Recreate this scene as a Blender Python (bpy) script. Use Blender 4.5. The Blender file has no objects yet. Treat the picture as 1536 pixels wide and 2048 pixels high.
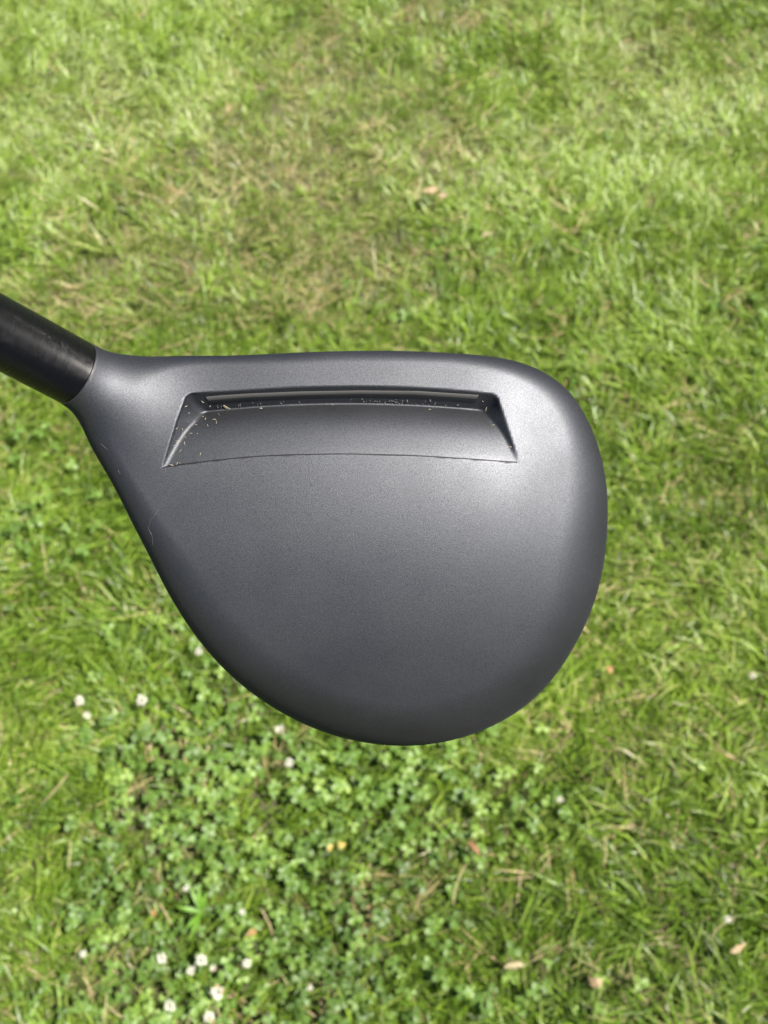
import bpy, math
import numpy as np
from mathutils import Vector, Matrix

RNG = np.random.RandomState(7)
sc = bpy.context.scene
COL = sc.collection

# ------------------------------------------------------------------ camera
CAM_H = 1.29            # metres above the lawn
PITCH = math.radians(58)
F_PX = 2400.0           # focal length in pixels of the 1536 x 2048 photograph
DIST = 0.24             # camera to rim of the club head
cam_d = bpy.data.cameras.new("camera")
cam = bpy.data.objects.new("camera", cam_d)
COL.objects.link(cam)
cam.location = (0, 0, CAM_H)
cam.rotation_euler = (math.pi / 2 - PITCH, 0, 0)
cam_d.sensor_fit = 'VERTICAL'
cam_d.sensor_height = 36.0
cam_d.lens = 36.0 * F_PX / 2048.0
cam_d.clip_start = 0.01
cam_d.clip_end = 200.0
cam_d.dof.use_dof = True
cam_d.dof.focus_distance = 0.229
cam_d.dof.aperture_fstop = 36.0
sc.camera = cam
VR = Vector((1, 0, 0))
VU = Vector((0, math.sin(PITCH), math.cos(PITCH)))
VW = Vector((0, -math.cos(PITCH), math.sin(PITCH)))

# ------------------------------------------------------------------ light
SUN_EL, SUN_AZ = math.radians(62), math.radians(112)     # azimuth from +Y towards +X
S = Vector((math.cos(SUN_EL) * math.sin(SUN_AZ), math.cos(SUN_EL) * math.cos(SUN_AZ), math.sin(SUN_EL)))
w = bpy.data.worlds.new("World"); sc.world = w; w.use_nodes = True
wn = w.node_tree.nodes; wl = w.node_tree.links
bgn = wn["Background"]
sky = wn.new("ShaderNodeTexSky"); sky.sky_type = 'NISHITA'; sky.sun_disc = False
sky.sun_elevation = SUN_EL; sky.sun_rotation = SUN_AZ
sky.air_density = 0.7; sky.dust_density = 0.3; sky.ozone_density = 1.0
wl.new(sky.outputs[0], bgn.inputs[0]); bgn.inputs[1].default_value = 0.05
sd = bpy.data.lights.new("sun", 'SUN'); so = bpy.data.objects.new("sun", sd); COL.objects.link(so)
so.rotation_euler = S.to_track_quat('Z', 'Y').to_euler()
sd.energy = 5.0; sd.angle = math.radians(1.0); sd.color = (1.0, 0.95, 0.87)
sc.view_settings.view_transform = 'Standard'; sc.view_settings.look = 'None'
sc.view_settings.gamma = 1.0; sc.view_settings.use_curve_mapping = False
sc.view_settings.exposure = 1.48
sc.cycles.max_bounces = 4; sc.cycles.diffuse_bounces = 3; sc.cycles.transmission_bounces = 2; sc.cycles.glossy_bounces = 2
sc.cycles.use_adaptive_sampling = True; sc.cycles.adaptive_threshold = 0.03

# ------------------------------------------------------------------ helpers
def tag(o, label=None, cat=None, group=None, kind=None):
    if label: o["label"] = label
    if cat: o["category"] = cat
    if group: o["group"] = group
    if kind: o["kind"] = kind
    return o

def empty(name, loc=(0, 0, 0)):
    o = bpy.data.objects.new(name, None); COL.objects.link(o)
    o.location = loc; o.empty_display_size = 0.01
    return o

def mesh_obj(name, verts, faces, mat=None, parent=None, smooth=True, link=True):
    me = bpy.data.meshes.new(name)
    me.from_pydata([tuple(map(float, v)) for v in verts], [], [tuple(map(int, f)) for f in faces])
    if smooth: me.polygons.foreach_set("use_smooth", [True] * len(me.polygons))
    if mat: me.materials.append(mat)
    me.update()
    o = bpy.data.objects.new(name, me)
    if link: COL.objects.link(o)
    if parent: o.parent = parent
    return o

def new_mat(name):
    m = bpy.data.materials.new(name); m.use_nodes = True
    nt = m.node_tree
    for n in list(nt.nodes): nt.nodes.remove(n)
    out = nt.nodes.new("ShaderNodeOutputMaterial")
    return m, nt, out

def nd(nt, t, **kw):
    n = nt.nodes.new(t)
    for k, v in kw.items():
        if k.startswith("i_"): n.inputs[k[2:].replace("_", " ")].default_value = v
        else: setattr(n, k, v)
    return n

def ramp(nt, stops):
    r = nt.nodes.new("ShaderNodeValToRGB")
    el = r.color_ramp.elements
    while len(el) < len(stops): el.new(0.5)
    for e, (p, c) in zip(el, stops):
        e.position = p; e.color = (c[0], c[1], c[2], 1)
    return r

def mathn(nt, op, a, b=None, c=None, clamp=False):
    n = nt.nodes.new("ShaderNodeMath"); n.operation = op; n.use_clamp = clamp
    for i, v in enumerate((a, b, c)):
        if v is None: continue
        if isinstance(v, (int, float)): n.inputs[i].default_value = v
        else: nt.links.new(v, n.inputs[i])
    return n.outputs[0]

def px_ground(X, Y):
    """ground point (z = 0) under a pixel of the photograph"""
    X = np.asarray(X, float); Y = np.asarray(Y, float)
    a = (X - 768) / F_PX; b = (1024 - Y) / F_PX
    dx = a; dy = math.cos(PITCH) + b * math.sin(PITCH); dz = -math.sin(PITCH) + b * math.cos(PITCH)
    t = CAM_H / -dz
    return dx * t, dy * t

def ground_px(x, y, z=0.0):
    """where a ground point lies in the photograph"""
    rz = z - CAM_H
    v = y * VU.y + rz * VU.z; d = -(y * VW.y + rz * VW.z)
    return 768 + F_PX * x / d, 1024 - F_PX * v / d

# ------------------------------------------------------------------ materials: lawn
def leaf_material(name, stops, dry_stops, trans=0.35, rough=0.42, spec=0.4, noise_scale=55.0):
    m, nt, out = new_mat(name)
    L = nt.links
    tint = nd(nt, "ShaderNodeAttribute", attribute_name="tint")
    tint2 = nd(nt, "ShaderNodeAttribute", attribute_name="tint2")
    hue = nd(nt, "ShaderNodeAttribute", attribute_name="hue", attribute_type='INSTANCER')
    dry = nd(nt, "ShaderNodeAttribute", attribute_name="dry", attribute_type='INSTANCER')
    along = nd(nt, "ShaderNodeAttribute", attribute_name="along")
    geo = nd(nt, "ShaderNodeNewGeometry")
    nz = nd(nt, "ShaderNodeTexNoise", i_Scale=noise_scale, i_Detail=2.0)
    L.new(geo.outputs["Position"], nz.inputs["Vector"])
    v = mathn(nt, 'MULTIPLY_ADD', tint.outputs["Fac"], 0.60, mathn(nt, 'MULTIPLY', hue.outputs["Fac"], 0.6))
    v = mathn(nt, 'ADD', v, mathn(nt, 'MULTIPLY_ADD', nz.outputs["Fac"], 0.3, -0.18), clamp=True)
    r1 = ramp(nt, stops); L.new(v, r1.inputs[0])
    r2 = ramp(nt, dry_stops); L.new(tint.outputs["Fac"], r2.inputs[0])
    d = mathn(nt, 'SUBTRACT', dry.outputs["Fac"], tint2.outputs["Fac"])
    # blade tips dry out first
    d = mathn(nt, 'ADD', d, mathn(nt, 'MULTIPLY', mathn(nt, 'POWER', along.outputs["Fac"], 4.0), 0.10))
    d = mathn(nt, 'MULTIPLY_ADD', d, 4.0, 0.3, clamp=True)
    mx = nd(nt, "ShaderNodeMix", data_type='RGBA')
    L.new(d, mx.inputs[0]); L.new(r1.outputs[0], mx.inputs[6]); L.new(r2.outputs[0], mx.inputs[7])
    p = nd(nt, "ShaderNodeBsdfPrincipled", i_Roughness=rough)
    p.inputs["Specular IOR Level"].default_value = spec
    L.new(mx.outputs[2], p.inputs["Base Color"])
    t = nd(nt, "ShaderNodeBsdfTranslucent")
    hs = nd(nt, "ShaderNodeHueSaturation", i_Hue=0.485, i_Saturation=1.1, i_Value=1.25)
    L.new(mx.outputs[2], hs.inputs["Color"]); L.new(hs.outputs[0], t.inputs[0])
    ms = nd(nt, "ShaderNodeMixShader"); ms.inputs[0].default_value = trans
    L.new(p.outputs[0], ms.inputs[1]); L.new(t.outputs[0], ms.inputs[2]); L.new(ms.outputs[0], out.inputs[0])
    return m

GREEN = [(0.0, (0.036, 0.070, 0.006)), (0.25, (0.090, 0.158, 0.012)), (0.48, (0.150, 0.242, 0.025)), (0.66, (0.212, 0.308, 0.032)), (0.84, (0.272, 0.360, 0.092)), (1.0, (0.36, 0.43, 0.20))]
DRY = [(0.0, (0.12, 0.122, 0.038)), (0.5, (0.215, 0.205, 0.075)), (1.0, (0.42, 0.37, 0.20))]
M_GRASS = leaf_material("grass_blade", GREEN, DRY)
M_CLOVER = leaf_material("clover_leaf", [(0.0, (0.05, 0.095, 0.014)), (0.35, (0.100, 0.180, 0.028)), (0.7, (0.160, 0.255, 0.045)), (1.0, (0.24, 0.33, 0.065))],
                         [(0.0, (0.25, 0.22, 0.04)), (1.0, (0.5, 0.42, 0.08))], trans=0.3, rough=0.5)
M_STRAW = leaf_material("dry_straw", [(0.0, (0.20, 0.14, 0.06)), (0.5, (0.36, 0.28, 0.13)), (1.0, (0.55, 0.46, 0.27))], DRY, trans=0.15, rough=0.55)

def soil_material():
    m, nt, out = new_mat("lawn_soil"); L = nt.links
    geo = nd(nt, "ShaderNodeNewGeometry")
    n1 = nd(nt, "ShaderNodeTexNoise", i_Scale=90.0, i_Detail=6.0, i_Roughness=0.7)
    n2 = nd(nt, "ShaderNodeTexNoise", i_Scale=4.0, i_Detail=4.0)
    L.new(geo.outputs["Position"], n1.inputs[0]); L.new(geo.outputs["Position"], n2.inputs[0])
    r1 = ramp(nt, [(0.25, (0.025, 0.020, 0.010)), (0.5, (0.06, 0.052, 0.022)), (0.75, (0.13, 0.10, 0.05))]); L.new(n1.outputs[0], r1.inputs[0])
    r2 = ramp(nt, [(0.3, (0.03, 0.05, 0.012)), (0.7, (0.07, 0.075, 0.025))]); L.new(n1.outputs[0], r2.inputs[0])
    mx = nd(nt, "ShaderNodeMix", data_type='RGBA')
    L.new(n2.outputs[0], mx.inputs[0]); L.new(r1.outputs[0], mx.inputs[6]); L.new(r2.outputs[0], mx.inputs[7])
    p = nd(nt, "ShaderNodeBsdfPrincipled", i_Roughness=0.95); L.new(mx.outputs[2], p.inputs["Base Color"])
    b = nd(nt, "ShaderNodeBump", i_Strength=0.8, i_Distance=0.01); L.new(n1.outputs[0], b.inputs["Height"]); L.new(b.outputs[0], p.inputs["Normal"])
    L.new(p.outputs[0], out.inputs[0])
    return m
M_SOIL = soil_material()

def plain(name, col, rough=0.5, metallic=0.0, spec=0.5, noise=0.0, nscale=300.0, trans=0.0):
    m, nt, out = new_mat(name); L = nt.links
    p = nd(nt, "ShaderNodeBsdfPrincipled", i_Roughness=rough, i_Metallic=metallic)
    p.inputs["Specular IOR Level"].default_value = spec
    p.inputs["Base Color"].default_value = (*col, 1)
    if noise:
        tc = nd(nt, "ShaderNodeTexCoord"); n = nd(nt, "ShaderNodeTexNoise", i_Scale=nscale, i_Detail=4.0)
        L.new(tc.outputs["Object"], n.inputs[0])
        r = ramp(nt, [(0.3, tuple(c * (1 - noise) for c in col)), (0.7, tuple(min(1, c * (1 + noise)) for c in col))])
        L.new(n.outputs[0], r.inputs[0]); L.new(r.outputs[0], p.inputs["Base Color"])
    if trans:
        t = nd(nt, "ShaderNodeBsdfTranslucent"); t.inputs[0].default_value = (*col, 1)
        ms = nd(nt, "ShaderNodeMixShader"); ms.inputs[0].default_value = trans
        L.new(p.outputs[0], ms.inputs[1]); L.new(t.outputs[0], ms.inputs[2]); L.new(ms.outputs[0], out.inputs[0])
    else:
        L.new(p.outputs[0], out.inputs[0])
    return m

# ------------------------------------------------------------------ the ground
def gz(x, y):
    return (0.010 * np.sin(2.1 * x + 0.6) * np.cos(1.7 * y + 1.1) + 0.006 * np.sin(5.3 * x - 2.2 * y)
            + 0.004 * np.sin(9.1 * y + 3.7 * x + 1.3))
gx = np.concatenate([np.linspace(-30, -3.2, 8), np.linspace(-3, 3, 121), np.linspace(3.2, 30, 8)])
gy = np.concatenate([np.linspace(-25, -1.7, 8), np.linspace(-1.5, 4.5, 121), np.linspace(4.8, 40, 8)])
GX, GY = np.meshgrid(gx, gy)
gv = np.stack([GX.ravel(), GY.ravel(), gz(GX, GY).ravel()], 1)
nxg = len(gx)
gf = [(j * nxg + i, j * nxg + i + 1, (j + 1) * nxg + i + 1, (j + 1) * nxg + i) for j in range(len(gy) - 1) for i in range(nxg - 1)]
ground = mesh_obj("ground", gv, gf, M_SOIL)
tag(ground, kind="structure")

# ------------------------------------------------------------------ grass tufts
def blade(rs, root, length, width, az, lean, curl, seg=4, flatten=0.0):
    """one arched blade: returns vertices, faces, along"""
    d = np.array([math.cos(az), math.sin(az), 0.0]); side = np.array([-d[1], d[0], 0.0])
    tw = rs.uniform(-0.7, 0.7)
    p = np.array([root[0], root[1], root[2]], float); ang = lean
    vs, al = [], []
    for k in range(seg + 1):
        t = k / seg
        wd = width * (0.75 + 0.5 * t if t < 0.5 else 1.0) * (1 - t ** 2.2) * 0.5 + 0.00012
        n = math.cos(tw * t) * side + math.sin(tw * t) * np.array([-d[0] * math.cos(ang), -d[1] * math.cos(ang), math.sin(ang)])
        vs.append(p - n * wd); vs.append(p + n * wd); al += [t, t]
        st = length / seg
        p = p + st * (math.sin(ang) * d + math.cos(ang) * np.array([0, 0, 1.0]))
        ang = min(ang + curl / seg, 1.75)
        if p[2] < 0.003: p[2] = 0.003
    fs = [(2 * k, 2 * k + 1, 2 * k + 3, 2 * k + 2) for k in range(seg)]
    return vs, fs, al

def tuft(name, seed, n, spread, ln, wd, lean, curl, comb=None, mat=None, z0=0.0):
    rs = np.random.RandomState(seed)
    V, F, A, T, T2 = [], [], [], [], []
    for i in range(n):
        r = spread * math.sqrt(rs.rand()); a = rs.rand() * 6.283
        az = rs.rand() * 6.283 if comb is None else comb + rs.normal(0, 0.5)
        v, f, al = blade(rs, (r * math.cos(a), r * math.sin(a), z0 + (rs.rand() * 0.008 if z0 else 0)), rs.uniform(*ln), rs.uniform(*wd), az, rs.uniform(*lean), rs.uniform(*curl))
        o = len(V); V += v; F += [tuple(o + q for q in ff) for ff in f]; A += al
        T += [rs.rand()] * len(v); T2 += [rs.rand()] * len(v)
    o = mesh_obj(name, V, F, mat, link=False)
    for nm, dat in (("along", A), ("tint", T), ("tint2", T2)):
        at = o.data.attributes.new(nm, 'FLOAT', 'POINT'); at.data.foreach_set("value", dat)
    return o

def collection(name, objs):
    c = bpy.data.collections.new(name)
    for o in sorted(objs, key=lambda q: q.name): c.objects.link(o)
    return c

def scatter(name, coll, P, rot, scl, kind, dry, hue, label, cat):
    o = mesh_obj(name, P, [], None)
    me = o.data
    for nm, ty, dat in (("rot", 'FLOAT_VECTOR', rot), ("scl", 'FLOAT', scl), ("kind", 'INT', kind), ("dry", 'FLOAT', dry), ("hue", 'FLOAT', hue)):
        at = me.attributes.new(nm, ty, 'POINT')
        at.data.foreach_set("vector" if ty == 'FLOAT_VECTOR' else "value", np.ascontiguousarray(dat).ravel())
    ng = bpy.data.node_groups.new(name + "_nodes", 'GeometryNodeTree')
    ng.interface.new_socket("Geometry", in_out='INPUT', socket_type='NodeSocketGeometry')
    ng.interface.new_socket("Geometry", in_out='OUTPUT', socket_type='NodeSocketGeometry')
    gi = ng.nodes.new("NodeGroupInput"); go = ng.nodes.new("NodeGroupOutput")
    ip = ng.nodes.new("GeometryNodeInstanceOnPoints")
    ci = ng.nodes.new("GeometryNodeCollectionInfo")
    ci.inputs["Collection"].default_value = coll; ci.inputs["Separate Children"].default_value = True; ci.inputs["Reset Children"].default_value = True
    def att(nm, ty):
        n = ng.nodes.new("GeometryNodeInputNamedAttribute"); n.data_type = ty; n.inputs["Name"].default_value = nm
        return n.outputs["Attribute"]
    l = ng.links
    l.new(gi.outputs[0], ip.inputs["Points"]); l.new(ci.outputs[0], ip.inputs["Instance"])
    ip.inputs["Pick Instance"].default_value = True
    l.new(att("kind", 'INT'), ip.inputs["Instance Index"])
    e2r = ng.nodes.new("FunctionNodeEulerToRotation")
    l.new(att("rot", 'FLOAT_VECTOR'), e2r.inputs[0]); l.new(e2r.outputs[0], ip.inputs["Rotation"])
    l.new(att("scl", 'FLOAT'), ip.inputs["Scale"])
    l.new(ip.outputs[0], go.inputs[0])
    md = o.modifiers.new("scatter", 'NODES'); md.node_group = ng
    tag(o, label, cat, kind="stuff")
    return o

tufts = []
for i in range(6):    # short mown turf
    tufts.append(tuft("a_turf_%d" % i, 100 + i, 15, 0.024, (0.014, 0.036), (0.0010, 0.0022), (0.15, 0.95), (0.2, 1.1), mat=M_GRASS))
for i in range(5):    # longer arching blades
    tufts.append(tuft("b_long_%d" % i, 200 + i, 10, 0.022, (0.028, 0.060), (0.0016, 0.0034), (0.3, 1.0), (0.4, 1.3), comb=0.0, mat=M_GRASS))
for i in range(3):    # broad blades lying over
    tufts.append(tuft("c_broad_%d" % i, 300 + i, 5, 0.018, (0.035, 0.070), (0.0028, 0.0046), (0.5, 1.2), (0.3, 0.9), comb=0.0, mat=M_GRASS))
for i in range(3):    # dry thatch low down
    tufts.append(tuft("d_thatch_%d" % i, 400 + i, 9, 0.03, (0.02, 0.06), (0.0008, 0.0016), (1.2, 1.6), (-0.3, 0.3), mat=M_STRAW, z0=0.004))
C_TUFT = collection("grass_tufts", tufts)

def clover_leaf(name, seed):
    rs = np.random.RandomState(seed)
    V, F, A, T, T2 = [], [], [], [], []
    def add(v, f, al, ti, t2):
        o = len(V); V.extend(v); F.extend([tuple(o + q for q in ff) for ff in f]); A.extend(al); T.extend([ti] * len(v)); T2.extend([t2] * len(v))
    h = rs.uniform(0.018, 0.038); lean = rs.uniform(0.0, 0.5); la = rs.rand() * 6.28
    top = np.array([h * math.sin(lean) * math.cos(la), h * math.sin(lean) * math.sin(la), h * math.cos(lean)])
    # petiole
    v = []
    for p, r in ((np.zeros(3), 0.0006), (top, 0.0005)):
        for q in range(3): v.append(p + r * np.array([math.cos(q * 2.09), math.sin(q * 2.09), 0]))
    add(v, [(0, 1, 4, 3), (1, 2, 5, 4), (2, 0, 3, 5)], [0.0] * 6, 0.8, 1.0)
    tone = rs.rand(); t2 = rs.rand(); a0 = rs.rand() * 6.28
    for q in range(3):
        az = a0 + q * 2.094 + rs.normal(0, 0.12); sz = rs.uniform(0.006, 0.009); up = rs.uniform(-0.25, 0.45)
        d = np.array([math.cos(az) * math.cos(up), math.sin(az) * math.cos(up), math.sin(up)])
        sd_ = np.array([-math.sin(az), math.cos(az), 0]); nm = np.cross(d, sd_)
        fold = rs.uniform(0.1, 0.5)
        prof = [(0.0, 0.02), (0.25, 0.26), (0.55, 0.45), (0.8, 0.44), (0.97, 0.26)]
        v = []
        for t, wd in prof:
            c = top + d * sz * t - nm * 0 + np.array([0, 0, -0.0015 * t * t])
            v += [c - sd_ * sz * wd + np.array([0, 0, 1]) * sz * wd * fold, c.copy(), c + sd_ * sz * wd + np.array([0, 0, 1]) * sz * wd * fold]
        v.append(top + d * sz * 0.93)
        f = []
        for k in range(4):
            f += [(3 * k, 3 * k + 1, 3 * k + 4, 3 * k + 3), (3 * k + 1, 3 * k + 2, 3 * k + 5, 3 * k + 4)]
        add(v, f, [0.0] * len(v), min(1, max(0, tone + rs.normal(0, 0.1))), t2)
    o = mesh_obj(name, V, F, M_CLOVER, link=False)
    for nm_, dat in (("along", A), ("tint", T), ("tint2", T2)):
        at = o.data.attributes.new(nm_, 'FLOAT', 'POINT'); at.data.foreach_set("value", dat)
    return o
C_CLOV = collection("clover_leaves", [clover_leaf("clover_%d" % i, 500 + i) for i in range(8)])

# smooth 2-D noise on the ground
def vnoise(x, y, s, seed):
    r = np.random.RandomState(seed).rand(64, 64)
    x = x * s + 17.3; y = y * s + 9.1
    xi = np.floor(x).astype(int); yi = np.floor(y).astype(int)
    fx = x - xi; fy = y - yi
    fx = fx * fx * (3 - 2 * fx); fy = fy * fy * (3 - 2 * fy)
    g = lambda a, b: r[a % 64, b % 64]
    return (g(xi, yi) * (1 - fx) + g(xi + 1, yi) * fx) * (1 - fy) + (g(xi, yi + 1) * (1 - fx) + g(xi + 1, yi + 1) * fx) * fy

def blobs(x, y, lst):
    """soft patches; centre and radii were read off the photograph and stand on the ground"""
    s = np.zeros_like(x)
    for X, Y, rx, ry, rot, a in lst:
        cx, cy = px_ground(X, Y)
        ex, _ = px_ground(X + rx, Y); _, ey = px_ground(X, Y - ry)
        ux = (x - cx) / abs(ex - cx); uy = (y - cy) / abs(ey - cy)
        c, s_ = math.cos(math.radians(rot)), math.sin(math.radians(rot))
        q = ((ux * c + uy * s_) ** 2 + (-ux * s_ + uy * c) ** 2)
        s = s + a * np.exp(-q)
    return s

DRYB = [(640, 200, 150, 190, 0, .55), (430, 380, 240, 150, 0, .5), (250, 560, 170, 130, 0, .4), (900, 300, 110, 110, 0, .45), (680, 560, 220, 90, 0, .4), (930, 25, 110, 45, 0, .7),
        (780, 520, 120, 90, 0, .3), (110, 640, 90, 50, 0, .3), (880, 1760, 110, 90, 0, .5), (700, 1790, 80, 60, 0, .35), (200, 1990, 120, 70, 0, .7), (250, 1750, 70, 90, 0, .35),
        (1330, 1480, 100, 60, 0, .4), (1180, 1950, 90, 70, 0, .4), (1020, 1880, 70, 60, 0, .35), (560, 1370, 80, 50, 0, .4), (400, 1560, 120, 80, 0, .3), (90, 250, 150, 90, 0, .15), (1200, 120, 160, 80, 0, .15)]
BRIGHT = [(200, 130, 280, 200, 0, .8), (110, 420, 140, 120, 0, .35), (1150, 330, 220, 180, 0, .45), (1330, 200, 240, 160, 0, .45), (1400, 1310, 110, 90, 0, .55), (80, 1280, 150, 160, 0, .45), (480, 130, 120, 60, 0, .2), (450, 470, 110, 60, 0, .3),  # lighter patches; the far left one paints a pale sheen into blade colour
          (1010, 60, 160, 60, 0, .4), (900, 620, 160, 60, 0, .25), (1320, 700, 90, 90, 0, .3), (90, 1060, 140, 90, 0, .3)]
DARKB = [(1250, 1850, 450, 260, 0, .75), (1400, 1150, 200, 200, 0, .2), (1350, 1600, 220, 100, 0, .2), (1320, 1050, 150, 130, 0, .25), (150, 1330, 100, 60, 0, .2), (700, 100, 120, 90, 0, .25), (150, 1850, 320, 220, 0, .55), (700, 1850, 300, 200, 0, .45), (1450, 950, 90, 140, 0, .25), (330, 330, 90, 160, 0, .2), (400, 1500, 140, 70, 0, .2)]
CLOVB = [(560, 1620, 260, 150, 0, 1.1), (430, 1900, 260, 180, 0, 1.0), (700, 1920, 190, 150, 0, .9), (330, 1480, 160, 110, 0, .7), (250, 1650, 110, 110, 0, .6), (60, 1060, 110, 110, 0, .35), (330, 1300, 70, 90, 0, .5), (850, 1600, 150, 120, 0, .45),
         (160, 2030, 160, 60, 0, .6), (1000, 1990, 160, 80, 0, .35), (1050, 1640, 80, 60, 0, .3), (740, 1560, 140, 80, 0, .6)]

def sample_points(density_in, density_out, seed):
    rs = np.random.RandomState(seed)
    x0, x1, y0, y1 = -1.9, 1.9, -0.55, 3.4
    n = int((x1 - x0) * (y1 - y0) * density_in)
    x = rs.uniform(x0, x1, n); y = rs.uniform(y0, y1, n)
    inn = (np.abs(x) < 0.62 + 0.22 * y) & (y > -0.05) & (y < 2.35)
    keep = inn | (rs.rand(n) < density_out / density_in)
    return x[keep], y[keep], rs

def sstep_(a, b, v):
    q = np.clip((v - a) / (b - a), 0, 1); return q * q * (3 - 2 * q)
# grass (far lawn coloured paler, standing in for its sheen at grazing view)
x, y, rs = sample_points(9600, 2400, 11)
clov = blobs(x, y, CLOVB); dryb = blobs(x, y, DRYB); bri = blobs(x, y, BRIGHT); drk = blobs(x, y, DARKB)
n1 = vnoise(x, y, 9, 1); n2 = vnoise(x, y, 22, 2); n3 = vnoise(x, y, 4, 3); n4 = vnoise(x, y, 14, 4)
clov = np.clip(clov * (0.55 + 0.9 * n1), 0, 1.2)
keep = rs.rand(len(x)) > np.clip(clov * 0.55, 0, 0.45)
keep &= rs.rand(len(x)) > np.clip(dryb * 0.30, 0, 0.35)
x, y, clov, dryb, bri, drk, n1, n2, n3, n4 = [a[keep] for a in (x, y, clov, dryb, bri, drk, n1, n2, n3, n4)]
N = len(x)
u = rs.rand(N)
longp = np.clip(0.22 + 0.5 * bri - 0.25 * dryb + 0.35 * (n2 - 0.5), 0.03, 0.75)
kind = np.where(u < longp, 6 + rs.randint(0, 5, N), rs.randint(0, 6, N))
kind = np.where(rs.rand(N) < np.clip(0.05 + 0.10 * (n4 - 0.5) + 0.12 * blobs(x, y, [(1400, 1330, 110, 90, 0, 1.0)]), 0, 0.3), 11 + rs.randint(0, 3, N), kind)
kind = np.where(rs.rand(N) < np.clip(0.04 + 0.16 * dryb, 0, 0.22), 14 + rs.randint(0, 3, N), kind)
comb = 6.283 * vnoise(x, y, 5, 21) * 1.3 + rs.normal(0, 0.75, N)
# mown direction: the front lawn is combed away from the camera on the right, to the upper left on the left
rotz = np.where(rs.rand(N) < 0.35, rs.rand(N) * 6.283, comb)
rot = np.stack([rs.normal(0, 0.10, N), rs.normal(0, 0.10, N), rotz], 1)
scl = rs.uniform(0.68, 1.08, N) * (1 - 0.22 * sstep_(0.7, 1.7, y)) * (1 + 0.15 * bri - 0.15 * dryb)
dry = np.clip(0.03 + 0.52 * dryb + 0.22 * (n1 - 0.5) + 0.15 * (n3 - 0.5), 0, 0.85)
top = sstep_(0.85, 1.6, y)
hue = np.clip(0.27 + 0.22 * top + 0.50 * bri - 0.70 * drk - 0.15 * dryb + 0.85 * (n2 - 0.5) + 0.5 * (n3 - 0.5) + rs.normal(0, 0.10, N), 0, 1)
P = np.stack([x, y, gz(x, y) - 0.001], 1)
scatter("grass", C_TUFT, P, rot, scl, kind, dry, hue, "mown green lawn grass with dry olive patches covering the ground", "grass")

# clover
x, y, rs = sample_points(11000, 2500, 12)
cl = blobs(x, y, CLOVB) * (0.45 + 1.1 * vnoise(x, y, 9, 1)) + 0.05 * (vnoise(x, y, 7, 31) > 0.7)
keep = rs.rand(len(x)) < np.clip(cl, 0, 1) * 0.68
x, y = x[keep], y[keep]; N = len(x)
rot = np.stack([rs.normal(0, 0.18, N), rs.normal(0, 0.18, N), rs.rand(N) * 6.283], 1)
scatter("clover_patch", C_CLOV, np.stack([x, y, gz(x, y)], 1), rot, rs.uniform(0.65, 1.15, N), rs.randint(0, 8, N), np.full(N, 0.02),
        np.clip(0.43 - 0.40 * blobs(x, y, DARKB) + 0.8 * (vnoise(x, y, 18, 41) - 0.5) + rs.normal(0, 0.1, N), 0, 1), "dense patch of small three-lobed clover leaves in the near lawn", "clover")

# ------------------------------------------------------------------ white clover flowers
M_PETAL = plain("clover_petal", (0.66, 0.64, 0.54), 0.6, noise=0.12, nscale=900, trans=0.25)
M_PETAL_OLD = plain("clover_petal_old", (0.42, 0.31, 0.16), 0.7, noise=0.2, nscale=900, trans=0.2)
M_STEM = plain("clover_stem", (0.12, 0.24, 0.04), 0.5, noise=0.2)
def flower_meshes(seed, old):
    rs = np.random.RandomState(seed)
    V, F, V2, F2 = [], [], [], []
    n = 46
    for i in range(n):
        t = (i + 0.5) / n; ph = math.acos(1 - 1.65 * t); az = i * 2.39996
        d = np.array([math.sin(ph) * math.cos(az), math.sin(ph) * math.sin(az), math.cos(ph)])
        d += rs.normal(0, 0.2, 3); d /= np.linalg.norm(d)
        s = np.cross(d, [0.3, 0.2, 0.9]); s /= np.linalg.norm(s); q = np.cross(d, s)
        L_ = rs.uniform(0.55, 1.12); wv = 0.13
        base = d * 0.25; tip = d * L_ + np.array([0, 0, 0.12])
        mid = d * L_ * 0.72
        vv = [base, mid + s * wv, mid + q * wv * 0.7, mid - s * wv, mid - q * wv * 0.7, tip + s * 0.05, tip - s * 0.05]
        ff = [(0, 1, 2), (0, 2, 3), (0, 3, 4), (0, 4, 1), (1, 5, 2), (2, 5, 6), (2, 6, 3), (3, 6, 4), (4, 6, 5), (4, 5, 1)]
        tv, tf = (V2, F2) if t > (1 - old) else (V, F)
        o = len(tv); tv += vv; tf += [tuple(o + k for k in f3) for f3 in ff]
    return (V, F), (V2, F2)
FL = [flower_meshes(900, 0.0), flower_meshes(901, 0.30), flower_meshes(902, 0.12)]
def mk(nm, vf, mat):
    me = bpy.data.meshes.new(nm); me.from_pydata([tuple(map(float, v)) for v in vf[0]], [], vf[1]); me.materials.append(mat); return me
FLM = [(mk("florets", a, M_PETAL), mk("faded_florets", b, M_PETAL_OLD) if b[0] else None) for a, b in FL]
def stem_mesh():
    V, F = [], []
    for k in range(5):
        t = k / 4
        for q in range(5): V.append((0.35 * math.sin(t * 1.4) * (1 - t) + 0.11 * math.cos(q * 1.2566), 0.11 * math.sin(q * 1.2566), -t))
    for k in range(4):
        for q in range(5): F.append((k * 5 + q, k * 5 + (q + 1) % 5, k * 5 + 5 + (q + 1) % 5, k * 5 + 5 + q))
    return mk("stem", (V, F), M_STEM)
STM = stem_mesh()
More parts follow.
